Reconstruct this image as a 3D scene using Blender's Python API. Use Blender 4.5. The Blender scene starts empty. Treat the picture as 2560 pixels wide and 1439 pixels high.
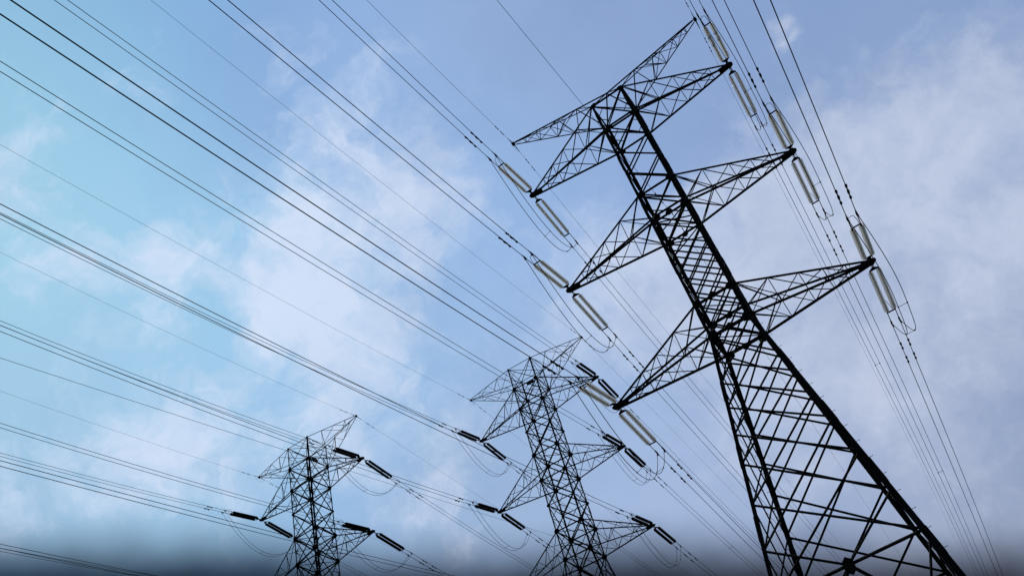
import bpy, math, random
from mathutils import Vector, Matrix
random.seed(7)
S = bpy.context.scene
COL = S.collection

# ------------------------------------------------------------------ camera
cam_data = bpy.data.cameras.new('camera')
cam = bpy.data.objects.new('camera', cam_data)
COL.objects.link(cam)
cam_data.sensor_fit = 'HORIZONTAL'
cam_data.sensor_width = 36.0
cam_data.lens = 36.0 * 2236.88 / 2560.0
cam_data.clip_start = 0.1
cam_data.clip_end = 5000.0
EYE = 1.7
PITCH, ROLL = 0.734846, -0.318315
_f = Vector((0, math.cos(PITCH), math.sin(PITCH)))
_u = Vector((0, -math.sin(PITCH), math.cos(PITCH)))
_r = Vector((1, 0, 0))
_c, _s = math.cos(ROLL), math.sin(ROLL)
RIGHT = _r * _c + _u * _s
UP = -_r * _s + _u * _c
cam.matrix_world = Matrix(((RIGHT.x, UP.x, -_f.x, 0), (RIGHT.y, UP.y, -_f.y, 0), (RIGHT.z, UP.z, -_f.z, EYE), (0, 0, 0, 1)))
S.camera = cam

# ------------------------------------------------------------------ exposure
S.view_settings.view_transform = 'Standard'
S.view_settings.look = 'None'
S.view_settings.exposure = 0.0
S.view_settings.gamma = 1.0
S.view_settings.use_curve_mapping = False

# ------------------------------------------------------------------ sky and sun
SUN_EL, SUN_AZ = math.radians(58), math.radians(-10)      # azimuth from +Y, towards +X
def lin(c):
    o = []
    for v in c:
        v /= 255.0
        o.append(v / 12.92 if v <= 0.04045 else ((v + 0.055) / 1.055) ** 2.4)
    return o

SKY_TONES = [
    ((-0.3702, 0.3486, 0.8611), (138, 185, 222)),
    ((-0.3903, 0.4549, 0.8004), (150, 206, 232)),
    ((-0.4515, 0.4994, 0.7395), (172, 218, 240)),
    ((-0.2487, 0.4577, 0.8536), (116, 168, 220)),
    ((-0.2993, 0.6042, 0.7385), (150, 201, 237)),
    ((-0.4097, 0.6116, 0.6768), (167, 215, 241)),
    ((-0.1271, 0.4783, 0.8690), (124, 165, 219)),
    ((-0.0923, 0.5528, 0.8282), (132, 174, 224)),
    ((-0.0032, 0.6683, 0.7439), (143, 182, 230)),
    ((0.0712, 0.5423, 0.8372), (136, 166, 212)),
    ((0.1927, 0.5657, 0.8018), (138, 165, 208)),
    ((0.3239, 0.5873, 0.7417), (133, 161, 207)),
    ((0.4601, 0.5773, 0.6746), (132, 160, 205)),
    ((0.5173, 0.5742, 0.6346), (143, 166, 207)),
    ((0.2045, 0.7032, 0.6809), (142, 172, 221)),
    ((0.3710, 0.6621, 0.6511), (142, 168, 209)),
    ((0.4799, 0.6944, 0.5362), (160, 176, 207)),
    ((0.3294, 0.7636, 0.5553), (154, 175, 211)),
    ((0.4168, 0.7982, 0.4350), (150, 163, 194)),
    ((0.0676, 0.8074, 0.5861), (160, 191, 233)),
    ((-0.1557, 0.7833, 0.6018), (152, 193, 235)),
    ((-0.3116, 0.7201, 0.6200), (154, 200, 238)),
    ((-0.4603, 0.6772, 0.5741), (172, 208, 238)),
    ((-0.1052, 0.8610, 0.4975), (154, 178, 212)),
    ((0.1140, 0.8729, 0.4744), (166, 187, 222)),
    ((0.3267, 0.8701, 0.3690), (159, 174, 204)),
    ((0.2701, 0.8395, 0.4715), (171, 187, 221)),
    ((-0.5057, 0.6958, 0.5101), (140, 180, 212)),
    ((0.3815, 0.8887, 0.2543), (140, 152, 178)),
]
CLOUD_MASSES = [
    ((-0.1196, 0.6132, 0.7808), 0.0469, 0.50),
    ((-0.1662, 0.6325, 0.7566), 0.0626, 0.75),
    ((-0.1012, 0.6754, 0.7304), 0.0536, 0.55),
    ((-0.1990, 0.6615, 0.7230), 0.0380, 0.50),
    ((-0.0495, 0.6561, 0.7530), 0.0313, 0.35),
    ((-0.2259, 0.6970, 0.6805), 0.0425, 0.85),
    ((-0.1916, 0.7232, 0.6636), 0.0447, 0.70),
    ((-0.2555, 0.6813, 0.6860), 0.0268, 0.50),
    ((-0.3303, 0.5958, 0.7321), 0.0380, 0.50),
    ((-0.4165, 0.4755, 0.7749), 0.0335, 0.50),
    ((-0.4096, 0.4336, 0.8026), 0.0268, 0.40),
    ((-0.3973, 0.5863, 0.7060), 0.0492, 0.35),
    ((-0.4301, 0.5399, 0.7236), 0.0358, 0.30),
    ((-0.3067, 0.4721, 0.8265), 0.0358, 0.22),
    ((-0.0472, 0.5334, 0.8445), 0.0268, 0.20),
    ((-0.1536, 0.4875, 0.8595), 0.0268, 0.35),
    ((-0.1801, 0.5442, 0.8194), 0.0402, 0.12),
    ((-0.0717, 0.5372, 0.8404), 0.0179, 0.15),
    ((-0.2230, 0.7744, 0.5921), 0.0358, 0.80),
    ((-0.2461, 0.7553, 0.6074), 0.0224, 0.40),
    ((-0.1580, 0.8298, 0.5353), 0.0492, 0.75),
    ((-0.3674, 0.7251, 0.5825), 0.0469, 0.60),
    ((-0.3104, 0.7177, 0.6233), 0.0156, 0.35),
    ((-0.4853, 0.6734, 0.5577), 0.0492, 0.55),
    ((-0.4221, 0.7069, 0.5676), 0.0358, 0.35),
    ((-0.2991, 0.7675, 0.5670), 0.0268, 0.35),
    ((0.1233, 0.7864, 0.6053), 0.0536, 0.55),
    ((0.1026, 0.7389, 0.6660), 0.0492, 0.30),
    ((0.2745, 0.7256, 0.6310), 0.0715, 0.45),
    ((0.3725, 0.6860, 0.6250), 0.0626, 0.55),
    ((0.4521, 0.6375, 0.6238), 0.0581, 0.50),
    ((0.5175, 0.5943, 0.6157), 0.0492, 0.50),
    ((0.4088, 0.7303, 0.5473), 0.0805, 0.40),
    ((0.1860, 0.7630, 0.6191), 0.0626, 0.55),
    ((0.3743, 0.8355, 0.4022), 0.0939, 0.42),
    ((0.1968, 0.8681, 0.4558), 0.0760, 0.40),
    ((0.3398, 0.7950, 0.5025), 0.0671, 0.40),
    ((0.2151, 0.8080, 0.5485), 0.0581, 0.42),
    ((0.4574, 0.7353, 0.5002), 0.0671, 0.40),
    ((0.3603, 0.8709, 0.3341), 0.0536, 0.25),
    ((0.3447, 0.5720, 0.7443), 0.0072, 0.50),
    ((0.3426, 0.5917, 0.7297), 0.0080, 0.55),
    ((-0.1378, 0.8738, 0.4664), 0.0125, 0.45),
    ((-0.1237, 0.8671, 0.4825), 0.0107, 0.35),
    ((-0.1546, 0.8771, 0.4548), 0.0116, 0.30),
    ((-0.0868, 0.7898, 0.6071), 0.0402, 0.30),
    ((0.0424, 0.7867, 0.6159), 0.0268, 0.35),
    ((-0.1014, 0.7056, 0.7013), 0.0313, 0.40),
]
FADE_AXIS = (-0.2979,0.3790,-0.8761)  # axis of the vignette painted into the lower sky

world = bpy.data.worlds.new('World')
S.world = world
world.use_nodes = True
nt = world.node_tree
nt.nodes.clear()
N, L = nt.nodes, nt.links
def mth(op, a, b=None, c=None, clamp=False):
    n = N.new('ShaderNodeMath'); n.operation = op; n.use_clamp = clamp
    for i, v in enumerate((a, b, c)):
        if v is None: continue
        if isinstance(v, (int, float)): n.inputs[i].default_value = v
        else: L.new(v, n.inputs[i])
    return n.outputs[0]
def vec(op, a, b=None, scale=None):
    n = N.new('ShaderNodeVectorMath'); n.operation = op
    for i, v in enumerate((a, b)):
        if v is None: continue
        if isinstance(v, (tuple, list)): n.inputs[i].default_value = v
        else: L.new(v, n.inputs[i])
    if scale is not None:
        if isinstance(scale, (int, float)): n.inputs['Scale'].default_value = scale
        else: L.new(scale, n.inputs['Scale'])
    return n.outputs['Value'] if op == 'DOT_PRODUCT' else n.outputs['Vector']
def mix(f, a, b):
    n = N.new('ShaderNodeMix'); n.data_type = 'RGBA'; n.clamp_factor = True
    if isinstance(f, (int, float)): n.inputs['Factor'].default_value = f
    else: L.new(f, n.inputs['Factor'])
    for k, v in ((6, a), (7, b)):
        if isinstance(v, (tuple, list)): n.inputs[k].default_value = tuple(v)[:3] + (1,)
        else: L.new(v, n.inputs[k])
    return n.outputs[2]
def noise(v, scale, detail, rough, dist=0.0):
    n = N.new('ShaderNodeTexNoise'); n.inputs['Scale'].default_value = scale
    n.inputs['Detail'].default_value = detail; n.inputs['Roughness'].default_value = rough
    n.inputs['Distortion'].default_value = dist
    L.new(v, n.inputs['Vector']); return n
D0 = N.new('ShaderNodeTexCoord').outputs['Generated']
# soft large scale tone of the open sky (wispy haze lets it differ from place to place)
warp1 = vec('SCALE', vec('SUBTRACT', noise(D0, 3.0, 3, 0.5).outputs['Color'], (0.5, 0.5, 0.5)), scale=0.16)
DA = vec('NORMALIZE', vec('ADD', D0, warp1))
wsum = None; csum = None
for d, c in SKY_TONES:
    k = 1 / 0.098 ** 2
    w = mth('EXPONENT', mth('MULTIPLY_ADD', vec('DOT_PRODUCT', DA, d), k, -k))
    w = mth('ADD', w, 1e-5)
    cc = vec('SCALE', tuple(lin(c)), scale=w)
    wsum = w if wsum is None else mth('ADD', wsum, w)
    csum = cc if csum is None else vec('ADD', csum, cc)
tone = vec('SCALE', csum, scale=mth('DIVIDE', 1.0, wsum))
sky = N.new('ShaderNodeTexSky'); sky.sky_type = 'NISHITA'; sky.sun_disc = False
sky.sun_elevation = SUN_EL; sky.sun_rotation = SUN_AZ
nish = vec('SCALE', sky.outputs[0], scale=0.085)
base = mix(0.07, tone, nish)
# cumulus and stratus masses: soft direction lobes with billowing edges
warp2 = vec('SCALE', vec('SUBTRACT', noise(D0, 11.0, 7, 0.58).outputs['Color'], (0.5, 0.5, 0.5)), scale=0.12)
DC = vec('NORMALIZE', vec('ADD', D0, warp2))
cov = None
for d, sg, am in CLOUD_MASSES:
    k = 1 / sg ** 2
    w = mth('MULTIPLY', mth('EXPONENT', mth('MULTIPLY_ADD', vec('DOT_PRODUCT', DC, d), k, -k)), am)
    cov = w if cov is None else mth('ADD', cov, w)
warm = mth('MULTIPLY_ADD', vec('DOT_PRODUCT', D0, (0.949764, 0.209836, -0.2322)), 1.6, 0.45, clamp=True)
fb = noise(DC, 7.0, 8, 0.55, 0.2).outputs['Fac']
puff = noise(DC, 19.0, 9, 0.6, 0.35).outputs['Fac']
fine = noise(D0, 46.0, 7, 0.62, 0.3).outputs['Fac']
fld = mth('ADD', mth('MULTIPLY_ADD', fb, 1.25, -0.76), mth('MULTIPLY_ADD', fine, 0.30, -0.15))
pamp = mth('MULTIPLY_ADD', warm, -0.75, 1.6)
fld = mth('ADD', fld, mth('MULTIPLY', mth('ADD', puff, -0.508), pamp))
cov = mth('DIVIDE', mth('MULTIPLY', cov, 1.6), mth('ADD', mth('MULTIPLY', cov, 0.9), 1.0))
fld = mth('ADD', fld, cov)
cm = N.new('ShaderNodeMapRange'); cm.interpolation_type = 'SMOOTHSTEP'
cm.inputs['From Min'].default_value = 0.06; cm.inputs['From Max'].default_value = 1.0
L.new(fld, cm.inputs['Value'])
cmask = mth('MULTIPLY', cm.outputs[0], 0.95)
ccol = mix(warm, lin((212, 227, 250)), lin((197, 207, 229)))
col = mix(cmask, base, ccol)
# thin shadow patches in the cloud deck
sh = mth('MULTIPLY_ADD', noise(D0, 8.0, 7, 0.58, 0.3).outputs['Fac'], 3.2, -1.45, clamp=True)
col = mix(mth('MULTIPLY', sh, mth('MULTIPLY_ADD', warm, 0.22, 0.10)), col, lin((112, 138, 182)))
# vignette along the frame's lower edge, painted into the sky colour
fade_n = mth('MULTIPLY_ADD', noise(D0, 5.0, 4, 0.5).outputs['Fac'], 0.05, -0.025)
bs = mth('ADD', vec('DOT_PRODUCT', D0, FADE_AXIS), fade_n)
mr = N.new('ShaderNodeMapRange'); mr.interpolation_type = 'SMOOTHSTEP'
mr.inputs['From Min'].default_value = -0.064; mr.inputs['From Max'].default_value = 0.012
L.new(bs, mr.inputs['Value'])
fade_col = mix(warm, lin((28, 46, 66)), lin((44, 45, 56)))
col = mix(mth('MULTIPLY', mth('POWER', mr.outputs[0], 1.1), 0.97), col, fade_col)
# added dark tone in the unseen sky behind the camera, keeps steel dark
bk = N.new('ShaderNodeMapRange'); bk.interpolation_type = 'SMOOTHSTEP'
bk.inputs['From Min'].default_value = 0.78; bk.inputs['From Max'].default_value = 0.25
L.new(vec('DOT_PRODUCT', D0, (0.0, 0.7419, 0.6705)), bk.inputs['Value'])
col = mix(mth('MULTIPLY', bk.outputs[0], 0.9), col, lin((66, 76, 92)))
bg = N.new('ShaderNodeBackground'); bg.inputs['Strength'].default_value = 1.0
out = N.new('ShaderNodeOutputWorld')
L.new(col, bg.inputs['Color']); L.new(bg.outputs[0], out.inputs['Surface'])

sun_data = bpy.data.lights.new('sun', 'SUN')
sun_data.energy = 2.0; sun_data.angle = math.radians(0.5); sun_data.color = (1.0, 0.95, 0.87)
sun = bpy.data.objects.new('sun', sun_data); COL.objects.link(sun)
sd = Vector((math.sin(SUN_AZ) * math.cos(SUN_EL), math.cos(SUN_AZ) * math.cos(SUN_EL), math.sin(SUN_EL)))
sun.rotation_euler = (-sd).to_track_quat('-Z', 'Y').to_euler()
sun.location = sd * 200

# ------------------------------------------------------------------ materials
def material(name, color, rough=0.6, metal=0.0, spots=None, trans=0.0, bump=0.0, scale=3.0, spec=0.05):
    m = bpy.data.materials.new(name); m.use_nodes = True
    t = m.node_tree; p = t.nodes['Principled BSDF']
    p.inputs['Specular IOR Level'].default_value = spec; p.inputs['Roughness'].default_value = rough; p.inputs['Metallic'].default_value = metal
    p.inputs['Transmission Weight'].default_value = trans
    if spots is None:
        p.inputs['Base Color'].default_value = (*color, 1)
    tc = t.nodes.new('ShaderNodeTexCoord')
    nz = t.nodes.new('ShaderNodeTexNoise'); nz.inputs['Scale'].default_value = scale; nz.inputs['Detail'].default_value = 6
    t.links.new(tc.outputs['Object'], nz.inputs['Vector'])
    if spots is not None:
        cr = t.nodes.new('ShaderNodeValToRGB')
        cr.color_ramp.elements[0].position = 0.38; cr.color_ramp.elements[1].position = 0.66
        cr.color_ramp.elements[0].color = (*color, 1); cr.color_ramp.elements[1].color = (*spots, 1)
        t.links.new(nz.outputs['Fac'], cr.inputs['Fac']); t.links.new(cr.outputs['Color'], p.inputs['Base Color'])
    if bump:
        b = t.nodes.new('ShaderNodeBump'); b.inputs['Strength'].default_value = bump
        t.links.new(nz.outputs['Fac'], b.inputs['Height']); t.links.new(b.outputs['Normal'], p.inputs['Normal'])
    return m
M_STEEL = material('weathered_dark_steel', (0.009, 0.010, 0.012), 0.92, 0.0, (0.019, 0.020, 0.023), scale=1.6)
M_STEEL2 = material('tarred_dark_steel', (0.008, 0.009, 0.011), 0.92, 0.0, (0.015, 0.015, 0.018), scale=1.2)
M_BARE = material('galvanised_fittings', (0.012, 0.012, 0.014), 0.55, 0.0, (0.02, 0.02, 0.023), scale=6)
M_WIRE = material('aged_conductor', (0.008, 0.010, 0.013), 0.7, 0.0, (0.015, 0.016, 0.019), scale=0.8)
M_GLASS = bpy.data.materials.new('toughened_insulator_glass'); M_GLASS.use_nodes = True
_t = M_GLASS.node_tree; _p = _t.nodes['Principled BSDF']
_p.inputs['Base Color'].default_value = (0.80, 0.80, 0.79, 1); _p.inputs['Roughness'].default_value = 0.08; _p.inputs['Specular IOR Level'].default_value = 0.7
_tl = _t.nodes.new('ShaderNodeBsdfTranslucent'); _tl.inputs['Color'].default_value = (0.94, 0.94, 0.95, 1)
_tr = _t.nodes.new('ShaderNodeBsdfTransparent'); _tr.inputs['Color'].default_value = (0.93, 0.95, 0.94, 1)
_m1 = _t.nodes.new('ShaderNodeMixShader'); _m1.inputs[0].default_value = 0.66
_m2 = _t.nodes.new('ShaderNodeMixShader'); _m2.inputs[0].default_value = 0.35
_t.links.new(_p.outputs[0], _m1.inputs[1]); _t.links.new(_tl.outputs[0], _m1.inputs[2])
_t.links.new(_m1.outputs[0], _m2.inputs[1]); _t.links.new(_tr.outputs[0], _m2.inputs[2])
_t.links.new(_m2.outputs[0], _t.nodes['Material Output'].inputs['Surface'])
M_PORC = material('brown_porcelain', (0.018, 0.014, 0.014), 0.35, 0.0, (0.026, 0.019, 0.018), scale=4)
M_PLATE = material('dark_enamel_plate', (0.016, 0.022, 0.032), 0.5, 0.0, (0.022, 0.028, 0.036), scale=3)
M_GROUND = material('hillside_grass', (0.030, 0.042, 0.016), 0.95, 0.0, (0.062, 0.055, 0.028), bump=0.4, scale=0.15)
M_CONC = material('footing_concrete', (0.22, 0.21, 0.19), 0.9, 0.0, (0.30, 0.29, 0.27), bump=0.2, scale=2)

# ------------------------------------------------------------------ mesh helpers
class MB:
    def __init__(s): s.v = []; s.f = []
    def add(s, vs, fs):
        o = len(s.v); s.v += [tuple(p) for p in vs]; s.f += [tuple(i + o for i in f) for f in fs]
    def box(s, c, ax, ay, az):
        c = Vector(c); vs = [c + ax * i + ay * j + az * k for i in (-1, 1) for j in (-1, 1) for k in (-1, 1)]
        s.add(vs, [(0, 1, 3, 2), (4, 6, 7, 5), (0, 4, 5, 1), (2, 3, 7, 6), (0, 2, 6, 4), (1, 5, 7, 3)])
    def prism(s, a, b, prof, x, y):
        a, b = Vector(a), Vector(b); n = len(prof)
        vs = [p + x * u + y * w for p in (a, b) for u, w in prof]
        s.add(vs, [(i, (i + 1) % n, n + (i + 1) % n, n + i) for i in range(n)] + [tuple(range(n))[::-1], tuple(range(n, 2 * n))])
    def angle(s, a, b, w, out=None, t=None):
        """rolled steel angle from a to b; both flanges turn away from the direction 'out'"""
        a, b = Vector(a), Vector(b); d = (b - a).normalized()
        o = Vector(out) if out is not None else Vector((0.3, 0.5, 0.8))
        o = o - d * o.dot(d)
        if o.length < 1e-4: o = d.orthogonal()
        o.normalize(); q = d.cross(o)
        x, y = (-o + q) / math.sqrt(2), (-o - q) / math.sqrt(2)
        t = t or max(w * 0.13, 0.008)
        c = -(x + y) * (w * 0.3)
        prof = [(0, 0), (w, 0), (w, t), (t, t), (t, w), (0, w)]
        s.prism(a + c, b + c, prof, x, y)
    def flat(s, a, b, w, t, nrm):
        a, b = Vector(a), Vector(b); d = (b - a).normalized(); n = Vector(nrm); n = (n - d * n.dot(d)).normalized(); q = d.cross(n)
        s.prism(a, b, [(-w / 2, -t / 2), (w / 2, -t / 2), (w / 2, t / 2), (-w / 2, t / 2)], q, n)
    def rod(s, a, b, r, n=6):
        a, b = Vector(a), Vector(b); d = (b - a).normalized(); x = d.orthogonal().normalized(); y = d.cross(x)
        s.prism(a, b, [(r * math.cos(2 * math.pi * i / n), r * math.sin(2 * math.pi * i / n)) for i in range(n)], x, y)
    def plate(s, c, nrm, up, r, t, n=8, ex=1.0):
        c = Vector(c); nrm = Vector(nrm).normalized(); up = Vector(up); up = (up - nrm * up.dot(nrm)).normalized(); q = nrm.cross(up)
        prof = [(r * math.cos(2 * math.pi * (i + .5) / n), ex * r * math.sin(2 * math.pi * (i + .5) / n)) for i in range(n)]
        s.prism(c - nrm * t / 2, c + nrm * t / 2, prof, q, up)
    def tube(s, pts, r, n=6):
        pts = [Vector(p) for p in pts]; m = len(pts); vs = []
        x = (pts[1] - pts[0]).orthogonal().normalized()
        for i, p in enumerate(pts):
            d = (pts[min(i + 1, m - 1)] - pts[max(i - 1, 0)]).normalized()
            x = (x - d * x.dot(d)).normalized(); y = d.cross(x)
            vs += [p + (x * math.cos(2 * math.pi * k / n) + y * math.sin(2 * math.pi * k / n)) * r for k in range(n)]
        fs = [(i * n + k, i * n + (k + 1) % n, (i + 1) * n + (k + 1) % n, (i + 1) * n + k) for i in range(m - 1) for k in range(n)]
        fs += [tuple(range(n))[::-1], tuple(range((m - 1) * n, m * n))]
        s.add(vs, fs)
    def lathe(s, o, d, prof, n=14):
        o = Vector(o); d = Vector(d).normalized(); x = d.orthogonal().normalized(); y = d.cross(x); m = len(prof)
        vs = [o + d * h + (x * math.cos(2 * math.pi * k / n) + y * math.sin(2 * math.pi * k / n)) * r for h, r in prof for k in range(n)]
        s.add(vs, [(i * n + k, i * n + (k + 1) % n, (i + 1) * n + (k + 1) % n, (i + 1) * n + k) for i in range(m - 1) for k in range(n)]
              + [tuple(range(n))[::-1], tuple(range((m - 1) * n, m * n))])
    def mesh(s, name, mat, smooth=False):
        me = bpy.data.meshes.new(name); me.from_pydata(s.v, [], s.f); me.update()
        me.materials.append(mat)
        if smooth: me.polygons.foreach_set('use_smooth', [True] * len(me.polygons))
        return me
    def obj(s, name, mat, parent=None, smooth=False, loc=None):
        o = bpy.data.objects.new(name, s.mesh(name, mat, smooth)); COL.objects.link(o)
        if parent: o.parent = parent
        if loc is not None: o.location = loc
        return o
def empty(name, parent=None, loc=(0, 0, 0), rz=0.0):
    o = bpy.data.objects.new(name, None); COL.objects.link(o); o.empty_display_size = 0.5
    if parent: o.parent = parent
    o.location = loc; o.rotation_euler = (0, 0, rz); return o
def tag(o, label=None, cat=None, group=None, kind=None):
    for k, v in (('label', label), ('category', cat), ('group', group), ('kind', kind)):
        if v: o[k] = v
    return o
def copy_tree(o, parent=None):
    c = o.copy(); COL.objects.link(c); c.parent = parent
    for ch in list(o.children): copy_tree(ch, c)
    return c

# ------------------------------------------------------------------ ground
ZB = -(39.272 + EYE)                                      # foot of a pylon below its middle cross-arms
POSE = [(11.443, 42.524, 39.272 + EYE, -0.35939), (-1.602, 90.405, 51.532 + EYE, -0.32133), (-31.451, 92.806, 52.458 + EYE, -0.36571)]
def ground_z(x, y):
    h = 0.0
    # a rise carries the two far pylons
    t = min(max((y - 55) / 28.0, 0), 1); t = t * t * (3 - 2 * t)
    h += t * (12.26 + max(min((-x) / 31.0, 1.2), -1.0) * 0.93)
    r = math.hypot(x, y - 60)
    far = min(max((r - 110) / 250.0, 0), 1)
    h = h * (1 - far) + far * (4 + 6 * math.sin(x * 0.011) * math.cos(y * 0.009))
    return h
gm = MB()
XS = sorted(set([-1500, -1100, -800, -600] + list(range(-450, 451, 25)) + list(range(-60, 61, 5)) + [600, 800, 1100, 1500]))
YS = sorted(set([-1500, -1100, -800, -600] + list(range(-450, 451, 25)) + list(range(-20, 131, 5)) + [600, 800, 1100, 1500]))
nx = len(XS)
gm.v = [(x, y, ground_z(x, y)) for y in YS for x in XS]
gm.f = [(j * nx + i, j * nx + i + 1, (j + 1) * nx + i + 1, (j + 1) * nx + i) for j in range(len(YS) - 1) for i in range(nx - 1)]
tag(gm.obj('ground', M_GROUND, smooth=True), kind='structure')

# ------------------------------------------------------------------ pylons
A_LEN = {'E': 8.293, 'T': 8.282, 'M': 8.292, 'B': 8.213}
A_Z = {'E': 16.361, 'T': 10.0, 'M': 0.0, 'B': -9.917}
BY_NEAR = {'E': 'earth', 'T': 'top', 'M': 'middle', 'B': 'bottom'}
CORN = {'NL': (-1, -1), 'NR': (1, -1), 'FR': (1, 1), 'FL': (-1, 1)}
FACES = {'near': ('NL', 'NR', (0, -1, 0)), 'right': ('NR', 'FR', (1, 0, 0)), 'far': ('FR', 'FL', (0, 1, 0)), 'left': ('FL', 'NL', (-1, 0, 0))}

def pylon(idx):
    big = idx == 0
    x0, y0, zm, yaw = POSE[idx]
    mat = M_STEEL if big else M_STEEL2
    root = empty('lattice_pylon', loc=(x0, y0, zm + ZB), rz=yaw)
    tag(root, ['huge dark steel lattice pylon nearest the camera, leaning across the right half',
               'mid sized lattice pylon rising at the bottom between the other two pylons',
               'smallest lattice pylon at the lower left, with its legs cut by the bottom edge'][idx], 'pylon', 'lattice pylons of the three parallel lines')
    off = Vector((0, 0, -ZB))
    KNEE = -9.82
    if big:
        w0, w1, sx, sy, shx, shy = 1.277, 1.270, 0.136, 0.123, -0.009, -0.064
    else:
        w0, w1, sx, sy, shx, shy = 1.626, 1.7246, 0.125, 0.125, 0.0, 0.0
    def P(corner, z):
        cx, cy = CORN[corner]; d = max(0.0, KNEE - z)
        ex = {'NR': 0.008, 'FR': -0.010}.get(corner, 0.0) if big else 0.0
        return Vector((cx * (w0 + (sx + ex) * d) + shx * d, cy * (w1 + sy * d) + shy * d, z)) + off
    def XYZ(x, y, z): return Vector((x, y, z)) + off
    TOP = 13.134 if big else 16.28
    MU, BU = (2.706, -7.357) if big else (3.395, -6.455)
    LW, BW, HW = (0.25, 0.085, 0.15) if big else (0.15, 0.112, 0.125)
    # --- legs, one part each, with splice plates and step bolts as sub-parts
    bolt = MB(); bolt.rod((0, 0, 0), (0.24, 0, 0), 0.011, 6); bolt.rod((0.225, 0, 0), (0.25, 0, 0), 0.022, 6)
    bolt_me = bolt.mesh('step_bolt', M_BARE)
    for cn, (cx, cy) in CORN.items():
        mb = MB(); out = Vector((cx, cy, 0))
        LV = {'NL': 0.18, 'FL': 0.20, 'FR': 0.19, 'NR': 0.25}[cn] if big else LW
        mb.angle(P(cn, TOP + 0.12), P(cn, KNEE), LV, out, LV * 0.1)
        mb.angle(P(cn, KNEE), P(cn, ZB - 0.3), LV * 1.14, out, LV * 0.11)
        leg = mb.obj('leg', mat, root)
        fm = MB(); f0 = P(cn, ZB); fm.plate(f0 + Vector((0, 0, 0.15)), (0, 0, 1), (0, 1, 0), 0.62, 0.9, 8); fm.obj('footing', M_CONC, root)
        zs = [11.4, 6.2, 1.2, -4.0, -8.6, -13.8, -18.0, -22.0, -26.0, -31.0] if big else [8.2, 1.8, -4.2, -12.0, -20.0]
        for zc in zs:
            sp = MB(); h = 0.65 if big else 0.4
            a, b = P(cn, zc + h), P(cn, zc - h); w = (LV if zc > KNEE else LV * 1.14) * 1.16
            sp.angle(a + out * 0.012, b + out * 0.012, w, out, w * 0.12)
            sp.obj('splice_plate', mat, leg)
        if cn in ('NR', 'FL'):
            z = TOP - 0.6; k = 0
            while z > (-27.5 if big else -9.0):
                o = bpy.data.objects.new('step_bolt', bolt_me); COL.objects.link(o); o.parent = leg
                d = max(0.0, KNEE - z) and 1
                flip = k % 2
                o.location = P(cn, z) + out.normalized() * 0.02
                o.rotation_euler = (0, 0, (0 if cx > 0 else math.pi) if flip else (math.pi / 2 if cy > 0 else -math.pi / 2))
                z -= 0.52 if big else 0.9; k += 1
    # --- four lattice faces
    LOW = [KNEE, -11.65, -13.2, -14.85, -16.6, -18.4, -20.7, -23.1, -25.4]
    for fn, (ca, cb, nrm) in FACES.items():
        mb = MB(); nv = Vector(nrm)
        gus = []
        def H(z, w=HW):
            mb.angle(P(ca, z), P(cb, z), w, nv)
        def X(za, zb, w=BW, w2=None, red=False):
            mb.angle(P(ca, za) - nv * 0.03, P(cb, zb) - nv * 0.03, w, nv)
            mb.angle(P(cb, za) + nv * 0.03, P(ca, zb) + nv * 0.03, w2 or w, nv)
            if red:
                c = (P(ca, za) + P(cb, zb) + P(cb, za) + P(ca, zb)) / 4
                for cc in (ca, cb):
                    m = P(cc, (za + zb) / 2)
                    for q in (P(cc, za) * .5 + c * .5, P(cc, zb) * .5 + c * .5): mb.angle(m, q, w * 0.55, nv)
        def mid(z): return (P(ca, z) + P(cb, z)) / 2
        if big:
            H(TOP); H(10.0); H(MU); H(0.0); H(BU, 0.17); H(KNEE, 0.19)
            X(TOP, 10.0, 0.1, red=True)
            lv = [10.0, 7.57, 5.14, MU, 0.0]
            for a, b in zip(lv, lv[1:]): X(a, b, 0.1)
            step = -KNEE / 8.0; sub = [-(i * step) for i in range(9)]
            allv = sub + LOW[1:]
            # double intersecting lattice: every diagonal spans two bays
            for a, b in zip(allv, allv[2:]): X(a, b, 0.085)
            X(sub[0], sub[1], 0.08)
            m = mid(LOW[-1])
            for cc in (ca, cb):
                mb.angle(P(cc, LOW[-2]), m, 0.085, nv)
                mb.angle(m, P(cc, -31.5), 0.11, nv)
                mb.angle(P(cc, -31.5), mid(-31.5), 0.12, nv)
                mb.angle(mid(-31.5), P(cc, ZB + 0.3), 0.16, nv)
                q = (m + P(cc, -31.5)) / 2
                mb.angle(q, P(cc, -25.7), 0.08, nv); mb.angle(q, P(cc, -28.6), 0.08, nv)
            H(LOW[-1], 0.11)
            for z in (0.0, BU, KNEE): gus.append((mid(z), 0.24, 1) if fn in ('near', 'far') else (mid(z), 0.13, 1))
            gus.append((m - Vector((0, 0, 0.06)), 0.28, 1.5))
            for cc in (ca, cb):
                for z, r in ((TOP, 0.24), (10.0, 0.24), (MU, 0.27), (0.0, 0.28), (BU, 0.29), (KNEE, 0.34)):
                    tow = (mid(z) - P(cc, z)).normalized()
                    gus.append((P(cc, z) + tow * 0.18 - Vector((0, 0, 0.05)), r, 1))
        else:
            H(TOP, 0.075); H(13.134); H(10.0); H(MU); H(0.0); H(BU); H(KNEE)
            X(TOP, 13.134, 0.07, red=True)
            X(13.134, 10.0, BW, red=True); X(MU, 0.0, BW, red=True); X(BU, KNEE, BW, red=True)
            for t, b in ((10.0, MU), (0.0, BU)):
                m_ = (t + b) / 2; X(t, m_, BW, red=True); X(m_, b, BW, red=True); H(m_, 0.08)
            lv = [KNEE, -14.3, -19.4, -25.2, -32.0, ZB + 0.3]
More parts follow.
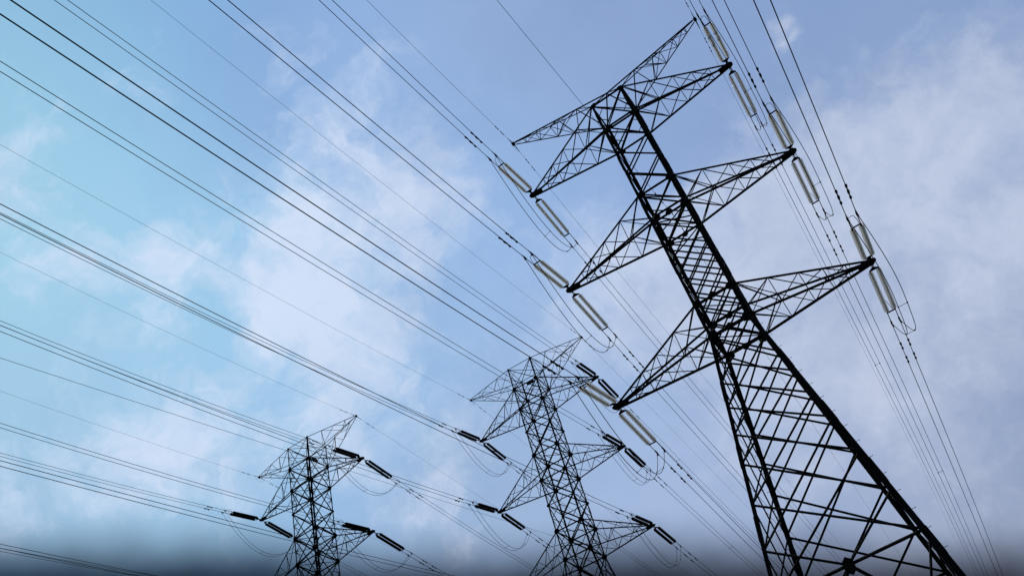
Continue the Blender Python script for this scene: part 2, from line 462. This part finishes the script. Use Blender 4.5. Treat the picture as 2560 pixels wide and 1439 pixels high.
            for a, b in zip(lv, lv[1:]): X(a, b, 0.11, red=True)
            H(lv[2], 0.09); H(lv[4], 0.1)
            for cc in (ca, cb):
                for z in (13.134, 10.0, MU, 0.0, BU, KNEE):
                    tow = (mid(z) - P(cc, z)).normalized()
                    gus.append((P(cc, z) + tow * 0.10, 0.27 if z > 5 else 0.32, 1))
                gus.append((P(cc, (10.0 + MU) / 2), 0.17, 1)); gus.append((P(cc, BU / 2), 0.2, 1))
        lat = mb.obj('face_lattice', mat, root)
        for c, r, e in gus:
            g = MB(); g.plate(c + nv * 0.045, nv, (0, 0, 1), r, 0.022, 6 if big else 8, e); g.obj('gusset_plate', mat, lat)
    # --- plan bracing inside the body
    for z in ((TOP, 10.0, MU, 0.0, BU, KNEE) if big else (TOP, 13.134, 10.0, MU, 0.0, BU, KNEE)):
        mb = MB(); mb.angle(P('NL', z), P('FR', z), 0.07, (0, 0, 1)); mb.angle(P('NR', z) - Vector((0, 0, .06)), P('FL', z) - Vector((0, 0, .06)), 0.07, (0, 0, 1))
        mb.obj('plan_brace', mat, root)
    # --- cross-arms
    def arm(name, tip, up, lo, cw_u, cw_l, web, fr, ridge=False):
        a = empty(name, root)
        chords = [(p, cw_u * (1 if p.y < 0 or len(up) == 1 else 0.72)) for p in up] + [(p, cw_l * (1 if p.y > 0 else 0.6)) for p in lo]
        s = 1 if tip.x > 0 else -1
        ends = []
        for i, (p, w) in enumerate(chords):
            e = tip + Vector((-s * 0.16, (-0.10 if p.y < 0 else 0.10) if abs(p.y) > 1e-3 else 0, 0.10 if i < len(up) else -0.10))
            c = MB(); c.angle(p, e, w, (0, p.y, 1 if i < len(up) else -1)); c.obj('chord', mat, a); ends.append((p, e))
        mb = MB()
        at = lambda k, f: ends[k][0].lerp(ends[k][1], f)
        nu = len(up)
        pairs = ([(0, 2), (1, 3), (2, 3), (0, 1)] if nu == 2 else [(0, 1), (0, 2), (1, 2)])
        for pi, (i, j) in enumerate(pairs):
            for n in range(len(fr) - 1):
                p, q = (i, j) if (n + pi) % 2 == 0 else (j, i)
                mb.angle(at(p, fr[n]), at(q, fr[n + 1]), web, (0, 0, 1))
                if pi < (2 if nu == 2 else 3) and (big or n % 2 == 0): mb.angle(at(i, fr[n + 1]), at(j, fr[n + 1]), web * 0.85, (0, 0, 1))
        if big:
            for i, j in pairs:
                f0, f1 = fr[0], fr[1]
                mb.angle(at(i, f0 + 0.02), at(j, f1), web * 0.9, (0, 0, 1)); mb.angle(at(j, f0 + 0.02), at(i, f1), web * 0.9, (0, 0, 1))
        mb.obj('web_lattice', mat, a)
        return a, ends
    for n in 'TMB':
        zu, zl = {'T': (13.134, 10.0), 'M': (MU, 0.0), 'B': (BU, KNEE)}[n]
        for s, sd in ((1, 'R'), (-1, 'L')):
            tip = XYZ(s * A_LEN[n], 0, A_Z[n]); cs = ('NR', 'FR') if s > 0 else ('NL', 'FL')
            up = [P(c, zu) for c in cs]; lo = [P(c, zl) for c in cs]
            a, ends = arm('crossarm', tip, up, lo, *((0.135, 0.175, 0.058) if big else (0.125, 0.14, 0.06)),
                          fr=(0, 0.27, 0.5, 0.68, 0.84) if big else (0, 0.28, 0.52, 0.72, 0.88))
            b = MB(); k = 1.0 if big else 0.95
            b.box(tip + Vector((-s * 0.10, 0, 0)), Vector((0.24 * k, 0, 0)), Vector((0, 0.14 * k, 0)), Vector((0, 0, 0.15 * k)))
            b.plate(tip + Vector((s * 0.08, 0, 0)), (0, 0, 1), (1, 0, 0), 0.25 * k, 0.05, 8)
            b.prism(tip + Vector((-s * 0.3, 0, 0)), tip + Vector((-s * 0.75, 0, 0)), [(-.15, -.11), (.15, -.11), (.15, .11), (-.15, .11)], Vector((0, 1, 0)), Vector((0, 0, 1)))
            b.rod(tip + Vector((0, -0.36, 0)), tip + Vector((0, 0.36, 0)), 0.05, 8)
            b.obj('tip_bracket', mat, a)
    for s in (1, -1):
        tip = XYZ(s * A_LEN['E'], 0, A_Z['E']); cs = ('NR', 'FR') if s > 0 else ('NL', 'FL')
        lo = [P(c, 13.134) for c in cs]
        if big:
            apex = XYZ(0, 0, 15.05)
            a, ends = arm('earthwire_arm', tip, [apex], lo, 0.10, 0.09, 0.045, (0.32, 0.53, 0.72, 0.88))
            pm = MB(); q = ends[0][0].lerp(ends[0][1], 0.32)
            for p in lo: pm.angle(q, p, 0.07, (0, 0, 1)); pm.angle(apex, p, 0.08, (0, 0, 1)); pm.angle(q, ends[1][0].lerp(ends[1][1], 0.3), 0.05); pm.angle(q, ends[2][0].lerp(ends[2][1], 0.3), 0.05)
            pm.obj('strut_lattice', mat, a)
        else:
            up = [P(c, TOP) for c in cs]
            a, ends = arm('earthwire_arm', tip, up, lo, 0.085, 0.085, 0.052, (0, 0.3, 0.56, 0.8))
        b = MB(); b.box(tip, Vector((0.12, 0, 0)), Vector((0, 0.10, 0)), Vector((0, 0, 0.12))); b.rod(tip - Vector((0, 0.2, 0)), tip + Vector((0, 0.2, 0)), 0.03)
        b.obj('tip_bracket', mat, a)
    if not big:
        pm = MB()
        if idx == 1: pm.box((P('NR', 13.134) * .72 + P('NL', 13.134) * .28) - Vector((0, 0.06, 0.30)), Vector((0.5, 0, 0)), Vector((0, 0.012, 0)), Vector((0, 0, 0.24)))
        else: pm.box((P('NR', 13.134) * .72 + P('FR', 13.134) * .28) + Vector((0.06, 0, 0.05)), Vector((0.012, 0, 0)), Vector((0, 0.55, 0)), Vector((0, 0, 0.28)))
        pm.obj('number_plate', M_PLATE, root)
    # bracket in the body for the single pilot cable
    if idx < 2:
        zc = 1.3 if big else -8.15
        cb = MB()
        for c in ('NL', 'FR'): cb.angle(P(c, zc), XYZ(0, 0, zc), 0.08, (0, 0, 1))
        cb.plate(XYZ(0, 0, zc), (0, 0, 1), (1, 0, 0), 0.16, 0.06); cb.obj('cable_bracket', mat, root)
    return root
for i in range(3): pylon(i)

# ------------------------------------------------------------------ conductors, insulators, jumpers
# span shapes: (azimuth offset, slope at the tip, sag curvature) per arm, back (-1, over the camera) and front (+1)
SPANS = {
    (0,-1): {'TL': (-0.00133, -0.20375, 0.00068), 'ML': (0.00243, -0.19905, 0.00043), 'BL': (0.00056, -0.19852, 0.00066), 'EL': (0.0005, -0.23551, 0.00094), 'ER': (-0.00275, -0.2346, 0.00093), 'TR': (-0.0035, -0.20074, 0.00073), 'MR': (-0.00252, -0.20085, 0.00074), 'BR': (0.00181, -0.20259, 0.00079), 'def': (0.00062, -0.20175, 0.00073), 'defE': (0.00062, -0.2354, 0.00093)},
    (0,1): {'TL': (0.03316, -0.0293, 0.00016), 'ML': (0.03383, -0.02937, 0.00024), 'BL': (0.04016, -0.03376, 0.0005), 'EL': (0.03088, -0.00472, -4e-05), 'ER': (0.02612, -0.0059, 0.00055), 'TR': (0.02928, -0.03243, 0.00052), 'MR': (0.03332, -0.03009, 0.00049), 'BR': (0.03791, -0.02784, 0.00042), 'def': (0.03436, -0.02962, 0.00031), 'defE': (0.03436, -0.00669, 6e-05)},
    (1,-1): {'ER': (-0.05581, -0.12478, 0.0003), 'TR': (-0.0512, -0.15113, 0.00023), 'MR': (-0.05075, -0.14969, 0.00031), 'BR': (-0.05225, -0.15226, 0.00046), 'EL': (-0.06038, -0.13259, 0.00039), 'TL': (-0.06018, -0.16809, 0.00071), 'ML': (-0.05956, -0.16662, 0.00071), 'BL': (-0.05557, -0.14976, 0.00039), 'def': (-0.05807, -0.16203, 0.00065), 'defE': (-0.05807, -0.12767, 0.00036)},
    (1,1): {'TR': (-0.01607, -0.06331, 0.00023), 'MR': (-0.01866, -0.06019, 0.00027), 'BR': (-0.02459, -0.05165, 0.0003), 'TL': (-0.01265, -0.06822, 0.00054), 'ML': (-0.01602, -0.06536, 0.00022), 'ER': (-0.0204, -0.027, -0.00013), 'EL': (-0.01373, -0.03615, -1e-05), 'def': (-0.01824, -0.061, 0.00023), 'defE': (-0.01824, -0.02919, 0.0)},
    (2,-1): {'ER': (-0.03548, -0.10705, 0.0008), 'TR': (-0.03684, -0.14266, 0.0009), 'MR': (-0.03525, -0.13731, 0.00077), 'EL': (-0.03528, -0.10588, 0.00069), 'TL': (-0.03495, -0.13457, 0.00061), 'def': (-0.03578, -0.13836, 0.00079), 'defE': (-0.03578, -0.10785, 0.0008)},
    (2,1): {'ER': (-0.01275, -0.079, 0.00011), 'TR': (-0.01275, -0.13887, 0.00087), 'MR': (-0.01275, -0.13887, 0.00087), 'def': (-0.01275, -0.13887, 0.00087), 'defE': (-0.01275, -0.079, 0.00011)},
}
NAME = ['big', 'middle', 'small']
SIDE = {'L': 'left', 'R': 'right'}
def tip_of(t, n):
    x, y, z, yaw = POSE[t]; s = 1 if n[1] == 'R' else -1
    return Vector((x + s * A_LEN[n[0]] * math.cos(yaw), y + s * A_LEN[n[0]] * math.sin(yaw), z + A_Z[n[0]]))
def span_par(t, sg, n):
    d = SPANS[t, sg]
    return d.get(n) or d['defE' if n[0] == 'E' else 'def']
def frame_of(t, sg, n):
    az = POSE[t][3] + span_par(t, sg, n)[0]
    return Vector((-math.sin(az), math.cos(az), 0)) * sg, Vector((math.cos(az), math.sin(az), 0))
def wire_pt(t, sg, n, u, b):
    p = span_par(t, sg, n); d, nr = frame_of(t, sg, n); T0 = tip_of(t, n)
    return T0 + d * u + nr * b + Vector((0, 0, p[1] * u + p[2] * u * u))
def samples(u0, u1):
    o = [u0]; st = 0.8
    while o[-1] + st < u1: o.append(o[-1] + st); st = min(st * 1.08, 7.0)
    return o + [u1]
def damper_mesh(k):
    m = MB()
    for s in (-1, 1):
        m.lathe((s * 0.15 * k, 0, -0.075 * k), (s, 0, 0), [(0, 0.030 * k), (0.02 * k, 0.052 * k), (0.17 * k, 0.056 * k), (0.19 * k, 0.03 * k)], 8)
    m.rod((-0.2 * k, 0, -0.075 * k), (0.2 * k, 0, -0.075 * k), 0.012 * k); m.box((0, 0, -0.03 * k), Vector((0.035 * k, 0, 0)), Vector((0, 0.028 * k, 0)), Vector((0, 0, 0.06 * k)))
    return m.mesh('vibration_damper', M_BARE)
DAMP = damper_mesh(1.15); DAMP_S = damper_mesh(0.75)
def along(o, d):
    o.rotation_mode = 'QUATERNION'; o.rotation_quaternion = d.to_track_quat('X', 'Z')
def place(me, name, parent, loc, d):
    o = bpy.data.objects.new(name, me); COL.objects.link(o); o.parent = parent; o.location = loc; along(o, d); return o

def insulator_proto(kind, front):
    """local X runs from the arm tip along the wire, Y across the pair, Z up"""
    root = empty('tension_insulator')
    g = kind == 'glass'
    x1, x2 = (0.74, 5.30) if front else (0.70, 4.97)
    m = MB()                                              # shackle and links
    m.rod((0.10, 0, 0), (0.32, 0, 0), 0.028, 8)
    m.tube([(0.40 + 0.075 * math.cos(a), 0.075 * math.sin(a), 0) for a in [i * math.pi / 6 for i in range(13)]], 0.022, 6)
    m.rod((0.46, 0, 0), (x1 - 0.10, 0, 0), 0.026, 8)
    m.obj('link_chain', M_BARE, root)
    H = 0.235
    y1 = MB(); y1.prism((0, 0, -0.018), (0, 0, 0.018), [(x1 - 0.20, -0.05), (x1 - 0.20, 0.05), (x1 + 0.02, H + 0.05), (x1 + 0.08, H + 0.05), (x1 + 0.08, -H - 0.05), (x1 + 0.02, -H - 0.05)], Vector((1, 0, 0)), Vector((0, 1, 0)))
    y1.obj('yoke_plate', M_BARE, root)
    y2 = MB(); y2.prism((0, 0, -0.018), (0, 0, 0.018), [(x2 - 0.05, -H - 0.05), (x2 - 0.05, H + 0.05), (x2 + 0.05, H + 0.05), (x2 + 0.05, -H - 0.05)], Vector((1, 0, 0)), Vector((0, 1, 0)))
    y2.obj('yoke_plate', M_BARE, root)
    sa, sb = x1 + 0.20, x2 - 0.16
    nd = 21 if g else 27
    pitch = (sb - sa) / nd
    R = 0.150 if g else 0.165
    for sy in (-1, 1):
        d = MB()
        for i in range(nd):
            h = sa + i * pitch + 0.03
            if g: d.lathe((h, sy * H, 0), (1, 0, 0), [(0.0, 0.055), (0.016, 0.10), (0.036, R * 0.97), (0.046, R), (0.062, R * 0.98), (0.060, R * 0.80), (0.046, 0.09), (0.066, 0.055)], 14)
            else: d.lathe((h, sy * H, 0), (1, 0, 0), [(0.0, 0.05), (0.02, 0.13), (0.045, R), (0.115, R * 0.97), (0.125, 0.11), (0.14, 0.055)], 12)
        st = d.obj('disc_string', M_GLASS if g else M_PORC, root, smooth=g)
        c = MB(); c.rod((x1, sy * H, 0), (x2, sy * H, 0), 0.034, 6)
        for i in range(nd):
            h = sa + i * pitch; c.lathe((h + 0.092 if g else h, sy * H, 0), (1, 0, 0), [(0, 0.034), (0.008, 0.058), (0.065, 0.060), (0.085, 0.034)], 8)
        c.obj('cap_chain', M_BARE, st)
    h = MB()
    if not front:
        h.tube([(x2, -0.2, 0.0), (x2 + 0.20, -0.2, 0.20), (x2 + 0.42, -0.14, 0.38), (x2 + 0.45, 0.0, 0.42), (x2 + 0.42, 0.14, 0.38), (x2 + 0.20, 0.2, 0.20), (x2, 0.2, 0.0)], 0.017, 6)
    else:
        h.tube([(x2, -0.12, 0.0), (x2 - 0.05, -0.11, 0.22), (x2 - 0.18, -0.08, 0.38), (x2 - 0.38, -0.04, 0.46), (x2 - 0.58, 0.0, 0.44)], 0.016, 6)
        h.rod((x2, 0.12, 0), (x2, 0.14, 0.16), 0.014)
    h.obj('arcing_horn', M_BARE, root)
    return root
PROTO = {(k, f): insulator_proto(k, f) for k in ('glass', 'porcelain') for f in (True, False)}
USED = set()
ARM = {'T': 'top', 'M': 'middle', 'B': 'bottom'}

def set_insulator(t, sg, n):
    kind = 'glass' if t == 0 else 'porcelain'; key = (kind, sg > 0)
    o = PROTO[key]
    if key in USED: o = copy_tree(PROTO[key])
    USED.add(key)
    d, nr = frame_of(t, sg, n); p = span_par(t, sg, n)
    dx = (d + Vector((0, 0, p[1]))).normalized(); o.location = tip_of(t, n)
    along(o, dx)
    tag(o, '%s twin insulator on the %s side of the %s pylon\'s %s %s arm tip' % ('pale glass' if t == 0 else 'black', 'camera' if sg < 0 else 'far', NAME[t], ARM[n[0]], SIDE[n[1]]),
        'insulator', 'twin tension insulators of the %s pylon' % NAME[t])

def conductor(t, sg, n, i):
    b = (-0.25, 0.25)[i]
    u0, ucl, u1 = (4.97, 6.2, 300.0) if sg < 0 else (5.30, 6.65, 300.0)
    P0 = wire_pt(t, sg, n, u0, b)
    m = MB(); m.tube([wire_pt(t, sg, n, u, b) - P0 for u in samples(u0, u1)], 0.0215, 6)
    o = m.obj('power_line', M_WIRE, loc=P0, smooth=True)
    which = ('lower', 'upper')[i] if not (n[1] == 'R' and t == 0) else ('left', 'right')[i]
    tag(o, ('%s wire of the pair running overhead from the %s pylon\'s %s %s arm' if sg < 0 else '%s wire of the pair leading away from the %s pylon\'s %s %s arm') % (which, NAME[t], ARM[n[0]], SIDE[n[1]]),
        'power line', 'conductors of the %s pylon\'s line' % NAME[t])
    d = (wire_pt(t, sg, n, ucl, b) - wire_pt(t, sg, n, ucl - 0.5, b)).normalized()
    c = MB(); c.rod(wire_pt(t, sg, n, u0 + 0.02, b) - P0, wire_pt(t, sg, n, ucl - 0.35, b) - P0, 0.026, 8)
    c.lathe(wire_pt(t, sg, n, ucl - 0.42, b) - P0, d, [(0, 0.027), (0.06, 0.05), (0.34, 0.055), (0.55, 0.034), (0.8, 0.024)], 8)
    c.obj('dead_end_clamp', M_BARE, o)
    for u in ((8.3, 8.95) if (sg < 0 and t == 0) else (8.45,) if sg < 0 else (9.0, 10.8) if t else (9.25, 11.05)):
        dd = (wire_pt(t, sg, n, u + 0.3, b) - wire_pt(t, sg, n, u - 0.3, b)).normalized()
        place(DAMP, 'vibration_damper', o, wire_pt(t, sg, n, u, b) - P0, dd)
    if i == 0:
        for u in SPACERS.get((t, sg, n), ()):
            a_, b_ = wire_pt(t, sg, n, u, -0.25) - P0, wire_pt(t, sg, n, u, 0.25) - P0
            s = MB(); s.rod(a_, b_, 0.018, 6)
            for q in (a_, b_): s.box(q, Vector((0.04, 0, 0)), Vector((0, 0.05, 0)), Vector((0, 0, 0.04)))
            s.obj('bundle_spacer', M_BARE, o)

def jumper(t, n, i):
    b = (-0.25, 0.25)[i]
    A = wire_pt(t, -1, n, 6.12, b); B = wire_pt(t, 1, n, 6.55, b)
    D, e = (3.85, 2.0) if not (t == 0 and n[1] == 'R') else (2.75, 3.6)
    if t == 0 and n[1] == 'L': D = (3.95, 3.8)[i]
    nr = frame_of(t, 1, n)[1]
    def at(u): return A.lerp(B, u) + (nr * 0.12 - Vector((0, 0, D))) * (1 - abs(2 * u - 1) ** e)
    us = [0.5 - 0.5 * math.cos(math.pi * k / 40) for k in range(41)]
    m = MB(); m.tube([at(u) - A for u in us], 0.0205, 6)
    o = m.obj('jumper_cable', M_WIRE, loc=A, smooth=True)
    tag(o, '%s jumper loop of two hanging under the %s pylon\'s %s %s arm tip' % (('outer', 'inner')[i] if n[1] == 'L' else ('inner', 'outer')[i], NAME[t], ARM[n[0]], SIDE[n[1]]),
        'jumper cable', 'jumper loops of the %s pylon' % NAME[t])
    for q in (A, B):
        k = MB(); k.lathe(q - A + Vector((0, 0, 0.03)), (0, 0, -1), [(0, 0.03), (0.03, 0.045), (0.24, 0.04), (0.3, 0.022)], 8); k.obj('jumper_terminal', M_BARE, o)
    if i == 0:
        A2 = wire_pt(t, -1, n, 6.12, 0.25); B2 = wire_pt(t, 1, n, 6.55, 0.25)
        for u in (0.46, 0.82):
            p = at(u) - A; D2 = 3.8 if (t == 0 and n[1] == 'L') else D
            q = A2.lerp(B2, u) + (nr * 0.12 - Vector((0, 0, D2))) * (1 - abs(2 * u - 1) ** e) - A
            s = MB(); s.rod(p, q, 0.014, 6); s.box(p, Vector((.03, 0, 0)), Vector((0, .04, 0)), Vector((0, 0, .03))); s.box(q, Vector((.03, 0, 0)), Vector((0, .04, 0)), Vector((0, 0, .03)))
            s.obj('jumper_spacer', M_BARE, o)

def earth_wire(t, sg, n):
    P0 = wire_pt(t, sg, n, 0.15, 0)
    m = MB(); m.tube([wire_pt(t, sg, n, u, 0) - P0 for u in samples(0.15, 300.0)], 0.0115, 5)
    o = m.obj('earth_wire', M_WIRE, loc=P0, smooth=True)
    tag(o, ('thin earth wire running overhead from the %s pylon\'s %s peak arm' if sg < 0 else 'thin earth wire leading away from the %s pylon\'s %s peak arm') % (NAME[t], SIDE[n[1]]), 'earth wire', 'earth wires of the three lines')
    c = MB(); d = (wire_pt(t, sg, n, 1.0, 0) - P0).normalized()
    c.lathe((0, 0, 0), d, [(0, 0.03), (0.1, 0.04), (0.3, 0.035), (0.9, 0.016)], 8); c.obj('dead_end_clamp', M_BARE, o)
    for u in ((1.9, 2.75) if sg < 0 else (2.2, 3.2)):
        place(DAMP_S, 'vibration_damper', o, wire_pt(t, sg, n, u, 0) - P0, d)
    if sg > 0:
        A, B = wire_pt(t, -1, n, 0.75, 0), wire_pt(t, 1, n, 0.85, 0)
        h = MB(); h.tube([A.lerp(B, k / 14) - P0 - Vector((0, 0, 0.55)) * (1 - (2 * k / 14 - 1) ** 2) ** 0.6 for k in range(15)], 0.009, 5); h.obj('bonding_loop', M_WIRE, o)

SPACERS = {(0, 1, 'TR'): (46.5,), (0, 1, 'MR'): (55.0,), (0, 1, 'ML'): (52.0,), (1, 1, 'TR'): (24.0,), (1, 1, 'MR'): (33.0,), (1, 1, 'TL'): (27.0,), (1, 1, 'ML'): (24.0,)}
for t in range(3):
    for n in ('TL', 'TR', 'ML', 'MR', 'BL', 'BR'):
        for sg in (-1, 1):
            if not (t == 2 and n == 'BL'): set_insulator(t, sg, n)
            for i in (0, 1):
                if not (t == 2 and n == 'BL'): conductor(t, sg, n, i)
        for i in (0, 1):
            if not (t == 2 and n == 'BL'): jumper(t, n, i)
    for n in ('EL', 'ER'):
        for sg in (-1, 1): earth_wire(t, sg, n)

# single pilot cables anchored inside the bodies of two pylons
for t, sg, (az, s, k, z0), lab in ((0, -1, (-0.00133, -0.21254, 0.00015, 1.03204), 'single cable running overhead from the inside of the big pylon\'s body'),
                                  (0, 1, (0.0420, 0.1, 0.0, 1.61), 'single cable leading away from the inside of the big pylon\'s body'),
                                  (1, -1, (-0.05338, -0.15675, 0.00006, -8.18556), 'single cable running overhead from the inside of the middle pylon\'s body')):
    x, y, z, yaw = POSE[t]; a = yaw + az
    d = Vector((-math.sin(a), math.cos(a), 0)) * sg; Z = z + z0
    pt = lambda u: Vector((x, y, Z)) + d * u + Vector((0, 0, s * u + k * u * u))
    P0 = pt(0.1)
    m = MB(); m.tube([pt(u) - P0 for u in samples(0.1, 300.0 if sg < 0 else 180.0)], 0.012, 6)
    o = m.obj('pilot_cable', M_WIRE, loc=P0, smooth=True); tag(o, lab, 'cable', 'single cables anchored in pylon bodies')
    dd = (pt(1) - pt(0)).normalized()
    c = MB(); c.lathe((0, 0, 0), dd, [(0, 0.03), (0.1, 0.05), (0.35, 0.045), (0.9, 0.016)], 8); c.obj('dead_end_clamp', M_BARE, o)
    for u in (1.9, 2.9) if sg < 0 else (2.0, 3.0): place(DAMP_S, 'vibration_damper', o, pt(u) - P0, dd)
    if (t, sg) == (0, -1):
        h = MB()
        A = pt(0.4) - P0
        h.tube([A + Vector((0.10 * q, 0.06 * q, -1.2 * (1 - (2 * q / 12 - 1) ** 2) ** 0.6 + 0.10 * q)) for q in range(13)], 0.009, 5); h.obj('bonding_loop', M_WIRE, o)
